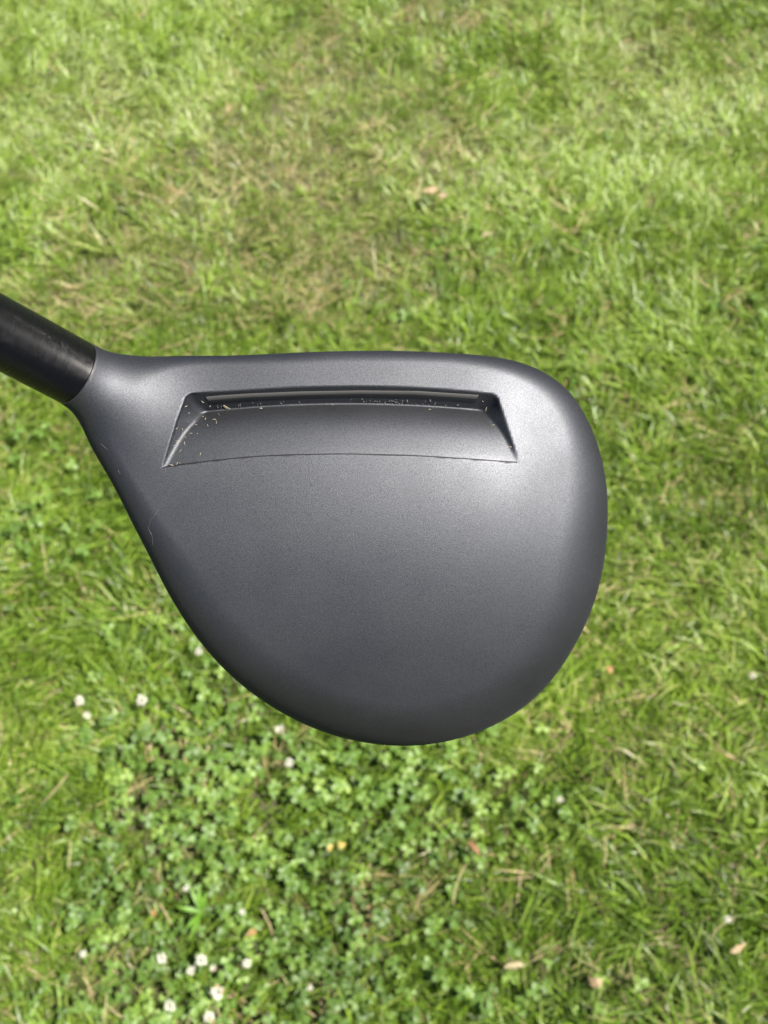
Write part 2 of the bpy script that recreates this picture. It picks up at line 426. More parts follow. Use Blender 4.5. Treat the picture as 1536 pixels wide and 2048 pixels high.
FLOWERS = [  # pixel, radius in mm, kind, label
    (434, 1982, 9.5, 1, "largest white clover flower, cream and tan at its base, near the bottom edge"),
    (339, 2011, 8.0, 0, "white clover flower lowest on the left, beside a dry brown patch"),
    (417, 2033, 7.5, 2, "white clover flower right at the bottom edge of the lawn"),
    (401, 1918, 8.0, 0, "bright white clover flower, upper right of a close pair"),
    (381, 1939, 6.0, 2, "small white clover flower, lower left of a close pair"),
    (322, 1915, 7.0, 0, "white clover flower beside the brown gap, left of a close pair"),
    (493, 1924, 6.0, 0, "round white clover flower standing alone right of the close pair"),
    (483, 1820, 4.2, 0, "tiny white clover bud right of the bright green weed"),
    (371, 1773, 5.0, 0, "small white clover flower just above the bright green weed"),
    (425, 1934, 4.5, 1, "faded tan clover flower close beside the white pair"),
    (620, 1974, 3.8, 0, "tiny white clover bud low in the clover, far right of the flower cluster"),
    (165, 1906, 4.8, 0, "narrow white clover flower nearest the left edge at the bottom"),
    (281, 1395, 8.5, 0, "white clover flower below the club's left side, largest of that trio"),
    (157, 1398, 7.5, 2, "white clover flower in long grass at the left, upper of two"),
    (172, 1427, 5.5, 0, "small white clover flower at the left, lower of two"),
    (396, 1298, 6.5, 0, "white clover flower half hidden by the club head's lower left rim"),
    (560, 1453, 8.0, 1, "pinkish cream clover flower just under the club head's back rim"),
    (577, 1518, 6.5, 0, "pale clover flower under the back rim, lower of two"),
    (1121, 1597, 5.0, 2, "small cream clover flower in the grass right of centre"),
    (1454, 1839, 5.0, 0, "small white clover flower near the right edge at the bottom"),
    (1503, 1354, 6.0, 1, "pale pinkish clover flower at the right edge beside pale blades"),
]
for i, (X, Y, r, k, lab) in enumerate(FLOWERS):
    r *= 0.80e-3; h = 0.048 + 0.006 * math.sin(i * 2.3)
    gx_, gy_ = px_ground(X, Y)
    # head stands h above the lawn: shift the foot so that the head covers its place
    s = (CAM_H - h) / CAM_H
    fx, fy = gx_ * s, gy_ * s
    e = empty("clover_flower", (fx, fy, float(gz(fx, fy)) + h))
    e.rotation_euler = (RNG.normal(0, 0.25), RNG.normal(0, 0.25), RNG.rand() * 6.28)
    tag(e, lab, "flower", "white clover flowers in the lawn")
    for nm, me in (("florets", FLM[k][0]), ("faded_florets", FLM[k][1])):
        if me is None: continue
        o = bpy.data.objects.new(nm, me); COL.objects.link(o); o.parent = e; o.scale = (r, r, r * 0.9)
    o = bpy.data.objects.new("stem", STM); COL.objects.link(o); o.parent = e; o.scale = (0.008, 0.008, h)

# ------------------------------------------------------------------ bright weed and fallen leaves
M_WEED = plain("weed_leaf", (0.10, 0.215, 0.014), 0.5, noise=0.25, nscale=120, trans=0.35)
def leaf_mesh(name, L_, W_, bend, mat, seg=6, cup=0.15, rough_=0.0):
    V, F = [], []
    for k in range(seg + 1):
        t = k / seg; wd = W_ * math.sin(math.pi * min(0.98, 0.08 + 0.92 * t)) ** 0.7 * 0.5
        z = bend * math.sin(t * math.pi * 0.75) * L_
        j = [RNG.normal(0, 0.10 * W_ * rough_) for _ in range(6)]
        V += [(L_ * t + j[0], -wd + j[1], z + cup * wd + j[2]), (L_ * t, 0, z), (L_ * t + j[3], wd + j[4], z + cup * wd + j[5])]
    for k in range(seg):
        F += [(3 * k, 3 * k + 1, 3 * k + 4, 3 * k + 3), (3 * k + 1, 3 * k + 2, 3 * k + 5, 3 * k + 4)]
    n = len(V)     # underside gives the leaf its thickness
    V += [(a, b, c - 0.0004) for a, b, c in V]
    F += [tuple(n + q for q in f[::-1]) for f in F]
    me = bpy.data.meshes.new(name); me.from_pydata(V, [], F); me.materials.append(mat)
    me.polygons.foreach_set("use_smooth", [True] * len(me.polygons))
    return me
wx, wy = px_ground(402, 1822)
s_ = (CAM_H - 0.035) / CAM_H
weed = empty("weed_plant", (wx * s_, wy * s_, 0.028))
tag(weed, "bright yellow-green weed with a few short strap leaves among clover", "weed")
for az, L_, W_, up in ((118, .030, .0046, -.35), (98, .028, .0044, -.5), (75, .022, .0042, -.55), (172, .026, .005, -.2), (232, .024, .0045, -.15), (250, .030, .0042, .0)):
    o = bpy.data.objects.new("leaf", leaf_mesh("leaf", L_, W_, 0.18, M_WEED)); COL.objects.link(o); o.parent = weed
    o.rotation_euler = (0, up * 0.8, math.radians(az))

M_TAN = plain("tan_leaf", (0.27, 0.195, 0.105), 0.7, noise=0.3, nscale=200, trans=0.15)
M_ORANGE = plain("orange_leaf", (0.28, 0.165, 0.06), 0.6, noise=0.3, nscale=200, trans=0.15)
M_YELLOW = plain("yellow_leaf", (0.40, 0.31, 0.08), 0.6, noise=0.25, nscale=200, trans=0.2)
M_RUST = plain("rust_leaf", (0.19, 0.10, 0.045), 0.7, noise=0.3, nscale=200, trans=0.1)
M_CREAM = plain("cream_leaf", (0.30, 0.25, 0.14), 0.6, noise=0.2, nscale=200, trans=0.15)
LEAVES = [  # pixel, length, width mm, azimuth, material, label
    (862, 382, 26, 17, 20, M_TAN, "crumpled tan fallen leaf lying above the club, largest of the dry leaves"),
    (884, 392, 16, 10, -35, M_TAN, "small tan leaf fragment touching the crumpled tan leaf's right side"),
    (978, 470, 26, 9, 14, M_CREAM, "narrow cream leaf lying on the grass above the club's right half"),
    (310, 1827, 9, 8, 80, M_ORANGE, "peach coloured fallen petal left of the bright green weed"),
    (505, 1866, 13, 10, 30, M_ORANGE, "orange yellow fallen leaf right of the bright green weed"),
    (660, 1695, 10, 8, 40, M_YELLOW, "yellow fallen leaf in the clover, left of two"),
    (683, 1690, 11, 9, 10, M_YELLOW, "yellow fallen leaf in the clover, right of two"),
    (948, 1697, 24, 12, -50, M_RUST, "rust brown curled leaf in the grass right of the clover"),
    (1193, 1965, 17, 14, 15, M_TAN, "pale tan leaf low in the grass near the bottom right"),
    (1475, 1895, 24, 8, 25, M_TAN, "slim tan leaf in dark grass near the bottom right corner"),
    (1030, 1935, 26, 9, 5, M_CREAM, "cream straw leaf lying flat near the bottom, right of centre"),
    (1220, 1342, 14, 10, -40, M_ORANGE, "small peach leaf fragment right of the club's lower edge"),
]
for i, (X, Y, L_, W_, az, mat, lab) in enumerate(LEAVES):
    L_ *= 0.8; W_ *= 0.75
    gx_, gy_ = px_ground(X, Y); h = 0.034; s_ = (CAM_H - h) / CAM_H
    o = bpy.data.objects.new("fallen_leaf", leaf_mesh("fallen_leaf", L_ / 1000, W_ / 1000, 0.14, mat, cup=0.45, rough_=1.3)); COL.objects.link(o)
    a = math.radians(az)
    o.location = (gx_ * s_ - math.cos(a) * L_ / 2000, gy_ * s_ - math.sin(a) * L_ / 2000, h)
    o.rotation_euler = (RNG.normal(0, 0.25), RNG.normal(0, 0.12), a)
    tag(o, lab, "leaf", "dry leaves fallen on the lawn")

M_STALK = plain("straw_stalk", (0.34, 0.27, 0.14), 0.6, noise=0.25, nscale=150)
STALKS = [  # foot pixel, head pixel, label
    (1207, 1735, 1209, 1672, "upright dry straw stalk in the grass right of the clover"),
    (906, 1810, 932, 1728, "leaning pale straw stalk in the lower middle of the lawn"),
    (1010, 1905, 1045, 1925, "short straw stalk lying near the bottom, right of centre"),
    (78, 1610, 135, 1548, "long straw stalk leaning right at the left edge below the club"),
    (137, 1740, 142, 1680, "thin upright straw stalk near the left edge under the club"),
    (272, 1795, 282, 1762, "short pair-like straw stalk left of the bright green weed"),
    (343, 1850, 318, 1805, "straw stalk slanting left beside the peach fallen petal"),
    (205, 2045, 213, 1985, "straw stalk in the brown patch at the bottom left"),
    (185, 1990, 165, 1950, "bent straw stalk above the brown patch at the bottom left"),
    (545, 1870, 520, 1815, "straw stalk slanting left in clover below the club"),
    (1420, 1880, 1470, 1835, "straw stalk crossing dark grass near the bottom right corner"),
]
def tube_mesh(name, pts, rad, mat, sides=6, caps=True):
    pts = [Vector(p) for p in pts]; V, F = [], []
    n = len(pts)
    for i, p in enumerate(pts):
        t = (pts[min(i + 1, n - 1)] - pts[max(i - 1, 0)]).normalized()
        a = t.orthogonal().normalized() if i == 0 else (prev - t * prev.dot(t)).normalized()
        prev = a; b = t.cross(a)
        r = rad[i] if hasattr(rad, "__len__") else rad
        for q in range(sides):
            th = 2 * math.pi * q / sides
            V.append(tuple(p + r * (math.cos(th) * a + math.sin(th) * b)))
    for i in range(n - 1):
        for q in range(sides):
            F.append((i * sides + q, i * sides + (q + 1) % sides, (i + 1) * sides + (q + 1) % sides, (i + 1) * sides + q))
    if caps:
        F.append(tuple(range(sides))[::-1]); F.append(tuple((n - 1) * sides + q for q in range(sides)))
    me = bpy.data.meshes.new(name); me.from_pydata(V, [], F); me.materials.append(mat)
    me.polygons.foreach_set("use_smooth", [True] * len(me.polygons))
    return me
for i, (X0, Y0, X1, Y1, lab) in enumerate(STALKS):
    h0, h1 = 0.030, 0.050
    a = np.array(px_ground(X0, Y0)) * (CAM_H - h0) / CAM_H; b = np.array(px_ground(X1, Y1)) * (CAM_H - h1) / CAM_H
    p0 = Vector((a[0], a[1], h0)); p1 = Vector((b[0], b[1], h1)); side = (p1 - p0).cross(Vector((0, 0, 1))).normalized() * RNG.uniform(-0.004, 0.004)
    pts = [Vector((0, 0, 0)), (p1 - p0) * 0.35 + side, (p1 - p0) * 0.7 + side * 0.8, p1 - p0]
    o = bpy.data.objects.new("straw_stalk", tube_mesh("straw_stalk", pts, [0.0008, 0.00075, 0.0007, 0.0004], M_STALK)); COL.objects.link(o)
    o.location = p0
    tag(o, lab, "straw", "dry straw stalks in the lawn")

# ------------------------------------------------------------------ the golf club
# club frame in millimetres: x to the right, y towards the face, z out of the crown
D0 = DIST * 1000
club = empty("golf_club")
M = Matrix((VR, VU, VW)).transposed().to_4x4()
M.translation = cam.location - VW * DIST
club.matrix_world = M
club.scale = (0.001, 0.001, 0.001)
tag(club, "charcoal grey fairway wood golf club held over the lawn, crown facing up", "golf club")

OUT = [(118, 805), (150, 828), (176, 862), (210, 915), (237, 982), (265, 1045), (300, 1113), (335, 1182), (375, 1248), (420, 1307), (470, 1358), (530, 1404), (600, 1444), (680, 1474), (760, 1489), (830, 1491),
       (900, 1481), (970, 1458), (1040, 1419), (1100, 1363), (1150, 1288), (1185, 1212), (1206, 1130), (1214, 1050), (1212, 970), (1198, 900), (1175, 840), (1142, 788), (1100, 752), (1050, 728), (990, 714), (900, 706),
       (800, 702), (700, 702), (600, 705), (500, 710), (420, 714), (360, 722), (215, 720), (180, 748), (150, 780)]
# the head outline stops inside the neck
OUT = [p for p in OUT if not (p[0] < 225 and p[1] < 870)] + [(312, 742), (274, 775), (240, 808), (214, 840), (204, 876)]
def catmull(pts, n, closed=True):
    pts = np.array(pts, float); m = len(pts); o = []
    for i in range(m if closed else m - 1):
        if closed: p0, p1, p2, p3 = pts[(i - 1) % m], pts[i], pts[(i + 1) % m], pts[(i + 2) % m]
        else: p0, p1, p2, p3 = pts[max(i - 1, 0)], pts[i], pts[i + 1], pts[min(i + 2, m - 1)]
        for k in range(n):
            t = k / n
            o.append(0.5 * (2 * p1 + (p2 - p0) * t + (2 * p0 - 5 * p1 + 4 * p2 - p3) * t * t + (3 * p1 - p0 - 3 * p2 + p3) * t ** 3))
    if not closed: o.append(pts[-1])
    return np.array(o)
ol = catmull(OUT, 10)
ol = np.stack([(ol[:, 0] - 768) / 10, (1024 - ol[:, 1]) / 10], 1)
def sstep(a, b, x):
    t = np.clip((x - a) / (b - a), 0, 1); return t * t * (3 - 2 * t)
def crown(x, y):
    xx = x - 6; yy = y - 10
    return 17.0 - 0.025 * x - 0.08 * (y - 10) - np.where(xx < 0, xx ** 2 / (2 * 250), xx ** 2 / (2 * 150)) - np.where(yy < 0, yy ** 2 / (2 * 74), yy ** 2 / (2 * 150))
RIM_R_FRONT, RIM_R_BACK = 2.6, 12.0
def rim_r(x, y):
    fr = sstep(-12, 27, y)
    rr = RIM_R_BACK + (RIM_R_FRONT - RIM_R_BACK) * fr
    return rr * (1 - 0.35 * sstep(-15, -45, x)) + 3.0 * sstep(10, 40, x) * fr
zr_ = np.zeros(len(ol))
for _ in range(4):
    k_ = (D0 - zr_)[:, None] / 240.0; q_ = ol * k_
    zr_ = np.clip(crown(q_[:, 0], q_[:, 1]) - rim_r(q_[:, 0], q_[:, 1]), -16, 14)
ol = ol * (D0 - zr_)[:, None] / 240.0
for _ in range(12): ol = 0.5 * ol + 0.25 * (np.roll(ol, 1, 0) + np.roll(ol, -1, 0))
H2 = 0.5
TX = np.arange(-72, 56, H2); TY = np.arange(-58, 42, H2)
QX, QY = np.meshgrid(TX, TY, indexing='ij')
def poly_sdf(px, py, poly):
    d2 = np.full(px.shape, 1e9); inside = np.zeros(px.shape, bool)
    for i in range(len(poly)):
        ax, ay = poly[i]; bx, by = poly[(i + 1) % len(poly)]
        ex, ey = bx - ax, by - ay; wx_, wy_ = px - ax, py - ay
        t = np.clip((wx_ * ex + wy_ * ey) / (ex * ex + ey * ey + 1e-12), 0, 1)
        d2 = np.minimum(d2, (wx_ - ex * t) ** 2 + (wy_ - ey * t) ** 2)
        c = (ay <= py) != (by <= py)
        inside ^= c & (px < ax + (py - ay) / (by - ay + 1e-12) * ex)
    return np.where(inside, -1, 1) * np.sqrt(d2)
STAB = poly_sdf(QX, QY, ol)
def s_out(x, y):
    fx = np.clip((x - TX[0]) / H2, 1.001, len(TX) - 3.001); fy = np.clip((y - TY[0]) / H2, 1.001, len(TY) - 3.001)
    ix = fx.astype(int); iy = fy.astype(int); tx = fx - ix; ty = fy - iy
    def wts(t): return ((1 - t) ** 3 / 6, (3 * t ** 3 - 6 * t ** 2 + 4) / 6, (-3 * t ** 3 + 3 * t ** 2 + 3 * t + 1) / 6, t ** 3 / 6)
    wx_, wy_ = wts(tx), wts(ty); r = 0
    for a in range(4):
        for b in range(4): r = r + wx_[a] * wy_[b] * STAB[ix + a - 1, iy + b - 1]
    return r
def smax(a, b, r): return np.minimum(np.maximum(a, b), -r) + np.sqrt(np.maximum(a + r, 0) ** 2 + np.maximum(b + r, 0) ** 2)
def smin(a, b, r): return -smax(-a, -b, r)
CZ0 = 13.0
def lift(X, Y, z=None):
    """photo pixel -> club millimetres at crown height"""
    X = np.asarray(X, float); Y = np.asarray(Y, float)
    x_ = (X - 768) / 10; y_ = (1024 - Y) / 10; zz = np.full(X.shape, CZ0)
    for _ in range(4):
        k = (D0 - zz) / 240.0; zz = crown(x_ * k, y_ * k)
    k = (D0 - zz) / 240.0
    return x_ * k, y_ * k
# recess outline
tx_, ty_ = lift([379, 437, 573, 700, 831, 967, 990], [791, 784, 775.5, 772, 775, 785, 789])
PTOP = np.polyfit(tx_, ty_, 3)
bx_, by_ = lift([338, 409, 491, 573, 690, 831, 944, 1033], [932, 923, 914, 909.5, 907.5, 911, 918, 925])
PBOT = np.polyfit(bx_, by_, 4)
LT = lift(377, 787); LB = lift(331, 930); RT = lift(992, 786); RB = lift(1037, 924)
def line_d(x, y, a, b):
    ex, ey = b[0] - a[0], b[1] - a[1]; n = math.hypot(ex, ey)
    return ((x - a[0]) * ey - (y - a[1]) * ex) / n
KF = 0.55
def recess(x, y, z):
    dep = crown(x, y) - z
    yt = np.polyval(PTOP, np.clip(x, -42, 30)); yb = np.polyval(PBOT, np.clip(x, -44, 28))
    q = np.clip(y - yb, -6.0, 13.5)                       # distance in front of the back edge
    df = 0.22 * q + 0.00033 * np.maximum(q, 0) ** 4
    floor = (dep - df) / np.sqrt(1 + (0.22 + 0.00132 * np.maximum(q, 0) ** 3) ** 2)
    front = (y - yt + KF * np.maximum(dep, -0.3)) / math.hypot(1, KF)
    ks = np.clip((0.04 + 0.30 * np.maximum(q, 0)) / np.maximum(df, 0.05), 0.40, 0.78)
    left = (line_d(x, y, LT, LB) + ks * np.maximum(dep, -0.3)) / np.sqrt(1 + ks * ks)
    right = (-line_d(x, y, RT, RB) + ks * np.maximum(dep, -0.3)) / np.sqrt(1 + ks * ks)
    side = np.maximum(left, right)
    side = smax(side, front, 0.9)
    return np.maximum(smax(side, floor, 0.45), yb - 0.05 - y)
# hosel axis
ZR = 13.5; kk = (D0 - ZR) / 240.0
HP = np.array([(153 - 768) / 10 * kk, (1024 - 747) / 10 * kk, ZR]); HR = 6.72 * kk
HA = np.array([-0.688, 0.382, 0.616]); HA /= np.linalg.norm(HA)
def hosel(x, y, z):
    px_, py_, pz_ = x - HP[0], y - HP[1], z - HP[2]
    t = px_ * HA[0] + py_ * HA[1] + pz_ * HA[2]
    r = np.sqrt(np.maximum(px_ ** 2 + py_ ** 2 + pz_ ** 2 - t * t, 0)) - HR
    return r, t
def body(x, y, z):
    s = s_out(x, y)
    s2 = s + 0.22 * np.maximum(-z - 17, 0)
    zc = crown(x, y)
    a = (z - zc) / np.sqrt(1 + ((x - 6) / 150 + 0.025) ** 2 + ((y - 10) / 110 + 0.08) ** 2)
    top = smax(s2, a, rim_r(x, y))
    b = (-29.0 + 0.004 * (x ** 2 + y ** 2) - z)
    head = smax(top, b, 9.0)
    r, t = hosel(x, y, z)
    cap = np.maximum(r, -t - 22)
    kb = 14.0 + 6.0 * sstep(1.0, -9.0, t)
    dd = np.maximum(kb - np.abs(head - cap), 0) / kb
    h = np.minimum(head, cap) - dd ** 3 * kb / 6
    return np.maximum(h, t)                               # ends flat where the sleeve begins
def field(x, y, z): return smax(body(x, y, z), -recess(x, y, z), 0.28)

VX = 0.42
X_ = np.arange(-64, 48, VX); Y_ = np.arange(-54, 36, VX); Z_ = np.arange(-31, 28, VX)
VAL = np.empty((len(X_), len(Y_), len(Z_)), np.float32)
for i0 in range(0, len(X_), 32):
    A_, B_, C_ = np.meshgrid(X_[i0:i0 + 32], Y_, Z_, indexing='ij')
    VAL[i0:i0 + 32] = field(A_, B_, C_)
def surface_nets(val):
    s = val < 0; nx, ny, nz = val.shape
    acc = np.zeros((nx - 1, ny - 1, nz - 1, 3)); cnt = np.zeros((nx - 1, ny - 1, nz - 1))
    edges = []
    for ax in range(3):
        sl0 = [slice(None)] * 3; sl1 = [slice(None)] * 3; sl0[ax] = slice(0, -1); sl1[ax] = slice(1, None)
        ch = np.argwhere(s[tuple(sl0)] != s[tuple(sl1)])
        q = ch.copy(); q[:, ax] += 1
        v0 = val[ch[:, 0], ch[:, 1], ch[:, 2]]; v1 = val[q[:, 0], q[:, 1], q[:, 2]]
        t = v0 / (v0 - v1); p = ch.astype(float); p[:, ax] += t
        o = [k for k in range(3) if k != ax]
        ok = np.ones(len(ch), bool)
        for k in o: ok &= (ch[:, k] > 0) & (ch[:, k] < val.shape[k] - 1)
        ch, p, v0 = ch[ok], p[ok], v0[ok]
        for da in (0, 1):
            for db in (0, 1):
                c = ch.copy(); c[:, o[0]] -= da; c[:, o[1]] -= db
                np.add.at(acc, (c[:, 0], c[:, 1], c[:, 2]), p); np.add.at(cnt, (c[:, 0], c[:, 1], c[:, 2]), 1)
        edges.append((ax, o, ch, v0 < 0))
    idx = np.full(cnt.shape, -1); act = np.argwhere(cnt > 0); idx[act[:, 0], act[:, 1], act[:, 2]] = np.arange(len(act))
    verts = acc[act[:, 0], act[:, 1], act[:, 2]] / cnt[act[:, 0], act[:, 1], act[:, 2]][:, None]
    quads = []
    for ax, o, ch, ins in edges:
        q = []
        for da, db in ((1, 1), (0, 1), (0, 0), (1, 0)):
            c = ch.copy(); c[:, o[0]] -= da; c[:, o[1]] -= db; q.append(idx[c[:, 0], c[:, 1], c[:, 2]])
        q = np.stack(q, 1); flip = ins if ax != 1 else ~ins
        q = np.where(flip[:, None], q, q[:, ::-1]); quads.append(q)
    return verts, np.concatenate(quads)
sv, sq = surface_nets(VAL)
sv = sv * VX + np.array([X_[0], Y_[0], Z_[0]])
def grad(fn, p, h):
    g = np.empty_like(p)
    for k in range(3):
        a = p.copy(); b = p.copy(); a[:, k] += h; b[:, k] -= h
        g[:, k] = (fn(a[:, 0], a[:, 1], a[:, 2]) - fn(b[:, 0], b[:, 1], b[:, 2])) / (2 * h)
    return g
for _ in range(3):
    g = grad(field, sv, 0.06); f = field(sv[:, 0], sv[:, 1], sv[:, 2])
    st = f / np.maximum((g ** 2).sum(1), 0.25)
    sv -= np.clip(st, -0.3, 0.3)[:, None] * g
nrm = grad(field, sv, 0.10); nrm /= np.linalg.norm(nrm, axis=1)[:, None] + 1e-9

# ---- club materials
def satin(name, base, metallic, rough, grain=0.25, bump=0.02, spec=0.5, scale=5.5, coat=0.0):
    m, nt, out = new_mat(name); L = nt.links
    tc = nd(nt, "ShaderNodeTexCoord")
    n1 = nd(nt, "ShaderNodeTexNoise", i_Scale=scale, i_Detail=2.0, i_Roughness=0.6)
    n2 = nd(nt, "ShaderNodeTexNoise", i_Scale=0.06, i_Detail=3.0)
    L.new(tc.outputs["Object"], n1.inputs[0]); L.new(tc.outputs["Object"], n2.inputs[0])
    lo = tuple(c * (1 - grain) for c in base); hi = tuple(c * (1 + grain) for c in base)
    r = ramp(nt, [(0.32, lo), (0.5, base), (0.68, hi)]); L.new(n1.outputs[0], r.inputs[0])
    p = nd(nt, "ShaderNodeBsdfPrincipled", i_Metallic=metallic)
    p.inputs["Specular IOR Level"].default_value = spec
    p.inputs["Specular Tint"].default_value = (0.35, 0.35, 0.37, 1)
    L.new(r.outputs[0], p.inputs["Base Color"])
    L.new(mathn(nt, 'MULTIPLY_ADD', n2.outputs[0], 0.22, rough - 0.11), p.inputs["Roughness"])
    b = nd(nt, "ShaderNodeBump", i_Strength=bump, i_Distance=1.0); L.new(n1.outputs[0], b.inputs["Height"]); L.new(b.outputs[0], p.inputs["Normal"])
    L.new(p.outputs[0], out.inputs[0])
    return m
M_SHELL = satin("charcoal_satin", (0.080, 0.0825, 0.090), 0.97, 0.585, grain=0.30, bump=0.07, spec=0.3)
M_FACE = satin("face_metal", (0.25, 0.25, 0.26), 1.0, 0.4)
M_SOLE = satin("sole_black", (0.03, 0.03, 0.032), 0.2, 0.4)
M_STRIP = satin("grey_strip", (0.06, 0.0585, 0.055), 0.2, 0.5, grain=0.06, bump=0.02)
M_SEAM = plain("seam_black", (0.006, 0.006, 0.007), 0.6)

def brushed():
    m, nt, out = new_mat("brushed_black"); L = nt.links
    tc = nd(nt, "ShaderNodeTexCoord"); mp = nd(nt, "ShaderNodeMapping")
    mp.inputs["Scale"].default_value = (0.06, 0.06, 12.0)
    L.new(tc.outputs["Object"], mp.inputs[0])
    n1 = nd(nt, "ShaderNodeTexNoise", i_Scale=1.0, i_Detail=4.0, i_Roughness=0.7); L.new(mp.outputs[0], n1.inputs[0])
    p = nd(nt, "ShaderNodeBsdfPrincipled", i_Metallic=0.0)
    p.inputs["Base Color"].default_value = (0.003, 0.003, 0.0035, 1); p.inputs["Specular IOR Level"].default_value = 0.22
    L.new(mathn(nt, 'MULTIPLY_ADD', n1.outputs[0], 0.16, 0.17), p.inputs["Roughness"])
    b = nd(nt, "ShaderNodeBump", i_Strength=0.35, i_Distance=0.15); L.new(n1.outputs[0], b.inputs["Height"]); L.new(b.outputs[0], p.inputs["Normal"])
    L.new(p.outputs[0], out.inputs[0])
    return m
M_SLEEVE = brushed()

# ---- split the shell into its parts
fc = sv[sq].mean(1); fn_ = nrm[sq].mean(1)
inside0 = body(fc[:, 0], fc[:, 1], fc[:, 2])
_, tt = hosel(fc[:, 0], fc[:, 1], fc[:, 2])
is_rec = inside0 < -0.10
is_sole = (~is_rec) & (fn_[:, 2] < -0.45)
is_face = (~is_rec) & (~is_sole) & (fn_[:, 1] > 0.8) & (fc[:, 2] < 4.5) & (fc[:, 0] > -44) & (fc[:, 0] < 34)
def part(name, mask, mat, parent=None):
    q = sq[mask]; ids, inv = np.unique(q, return_inverse=True); q = inv.reshape(q.shape)
    me = bpy.data.meshes.new(name)
    me.from_pydata(sv[ids].tolist(), [], q.tolist()); me.materials.append(mat)
    me.polygons.foreach_set("use_smooth", [True] * len(me.polygons))
    me.normals_split_custom_set_from_vertices(nrm[ids].tolist())
    o = bpy.data.objects.new(name, me); COL.objects.link(o); o.parent = parent or club
    return o
p_crown = part("crown", ~(is_rec | is_sole | is_face), M_SHELL)
p_rec = part("recess", is_rec, M_SHELL, p_crown)
part("face", is_face, M_FACE)
part("sole", is_sole, M_SOLE)

# ---- points on the surface seen at a pixel of the photograph
def hit(X, Y, off=0.0):
    X = np.atleast_1d(np.asarray(X, float)); Y = np.atleast_1d(np.asarray(Y, float))
    d = np.stack([(X - 768) / F_PX, (1024 - Y) / F_PX, -np.ones_like(X)], 1); d /= np.linalg.norm(d, axis=1)[:, None]
    t = np.full(len(X), D0 - 32.0)
    for _ in range(90):
        p = np.array([0, 0, D0]) + d * t[:, None]
        t = t + np.clip(field(p[:, 0], p[:, 1], p[:, 2]) * 0.6, -0.5, 3.0)
    p = np.array([0, 0, D0]) + d * t[:, None]
    n = grad(field, p, 0.1); n /= np.linalg.norm(n, axis=1)[:, None] + 1e-9
    return p + n * off, n

# grey strip on the front wall of the recess
K_ = 40
ux = np.linspace(0, 1, K_)
uxp = 412 + (957 - 412) * ux
up = np.interp(uxp, [412, 437, 500, 600, 720, 831, 957], [793.5, 791, 787, 783, 781, 782, 790])
lo_x = 420 + (951 - 420) * ux
lo = np.interp(lo_x, [420, 500, 600, 720, 831, 951], [806, 799.5, 795, 792, 794, 803])
pu, nu = hit(uxp, up, 0.12); pl, nl = hit(lo_x, lo, 0.12)
pm, nm_ = hit((uxp + lo_x) / 2, (up + lo) / 2, 0.12)
V = np.concatenate([pu, pm, pl, pu - nu * 0.25, pl - nl * 0.25]); F = []
for i in range(K_ - 1):
    F += [(i, K_ + i, K_ + i + 1, i + 1), (K_ + i, 2 * K_ + i, 2 * K_ + i + 1, K_ + i + 1), (3 * K_ + i, i, i + 1, 3 * K_ + i + 1), (2 * K_ + i, 4 * K_ + i, 4 * K_ + i + 1, 2 * K_ + i + 1)]
o = mesh_obj("strip", V, F, M_STRIP, p_rec); o["label"] = "narrow pale grey strip along the recess's front wall"
# thin dark seam along the back edge
cx_ = np.linspace(336, 1034, 90)
cy_ = np.interp(cx_, [336, 350, 409, 491, 573, 690, 831, 944, 1034], [932.5, 931, 923, 914, 909.5, 907.5, 911, 918, 925])
cy_ = np.convolve(np.pad(cy_, 4, mode='edge'), np.ones(9) / 9, 'valid')
ps, ns = hit(cx_, cy_, 0.05)
o = bpy.data.objects.new("seam", tube_mesh("seam", ps.tolist(), 0.10, M_SEAM)); COL.objects.link(o); o.parent = p_rec

# ---- sleeve, ferrule, shaft and grip
ax = Vector(HA); q_ax = ax.to_track_quat('Z', 'Y')
def lathe(name, prof, mat, parent=club, sides=64):
    V, F = [], []
    for (t, r) in prof:
        for q in range(sides):
            th = 2 * math.pi * q / sides; V.append((r * math.cos(th), r * math.sin(th), t))
    for i in range(len(prof) - 1):
        for q in range(sides):
            F.append((i * sides + q, i * sides + (q + 1) % sides, (i + 1) * sides + (q + 1) % sides, (i + 1) * sides + q))
    F.append(tuple(range(sides))[::-1]); F.append(tuple((len(prof) - 1) * sides + q for q in range(sides)))
    o = mesh_obj(name, V, F, mat, parent)
    o.location = Vector(HP); o.rotation_mode = 'QUATERNION'; o.rotation_quaternion = q_ax
    return o
M_RING = plain("ring_metal", (0.16, 0.155, 0.155), 0.45, metallic=1.0)
M_SHAFT = plain("graphite_shaft", (0.01, 0.01, 0.011), 0.3, noise=0.2)
M_GRIP = plain("rubber_grip", (0.012, 0.012, 0.012), 0.8, noise=0.3)
lathe("sleeve", [(0.10, HR - 0.5), (0.10, HR - 0.10), (0.25, HR - 0.02), (0.5, HR), (12, HR), (26, HR - 0.05), (33.6, HR - 0.1), (33.9, HR - 0.4)], M_SLEEVE)
o = lathe("edge_ring", [(-0.03, HR - 0.4), (-0.03, HR + 0.0), (0.02, HR + 0.025), (0.07, HR + 0.0), (0.07, HR - 0.4)], M_RING)
lathe("ferrule", [(34.1, HR - 0.3), (34.2, HR - 0.1), (45, HR - 0.8), (56, 4.8), (56.2, 4.4)], M_SLEEVE)
lathe("shaft", [(56.0, 4.5), (300, 5.1), (800, 7.0)], M_SHAFT)
lathe("grip", [(799, 7.2), (800, 9.5), (1045, 13.0), (1049, 13.6), (1052, 12.0)], M_GRIP)

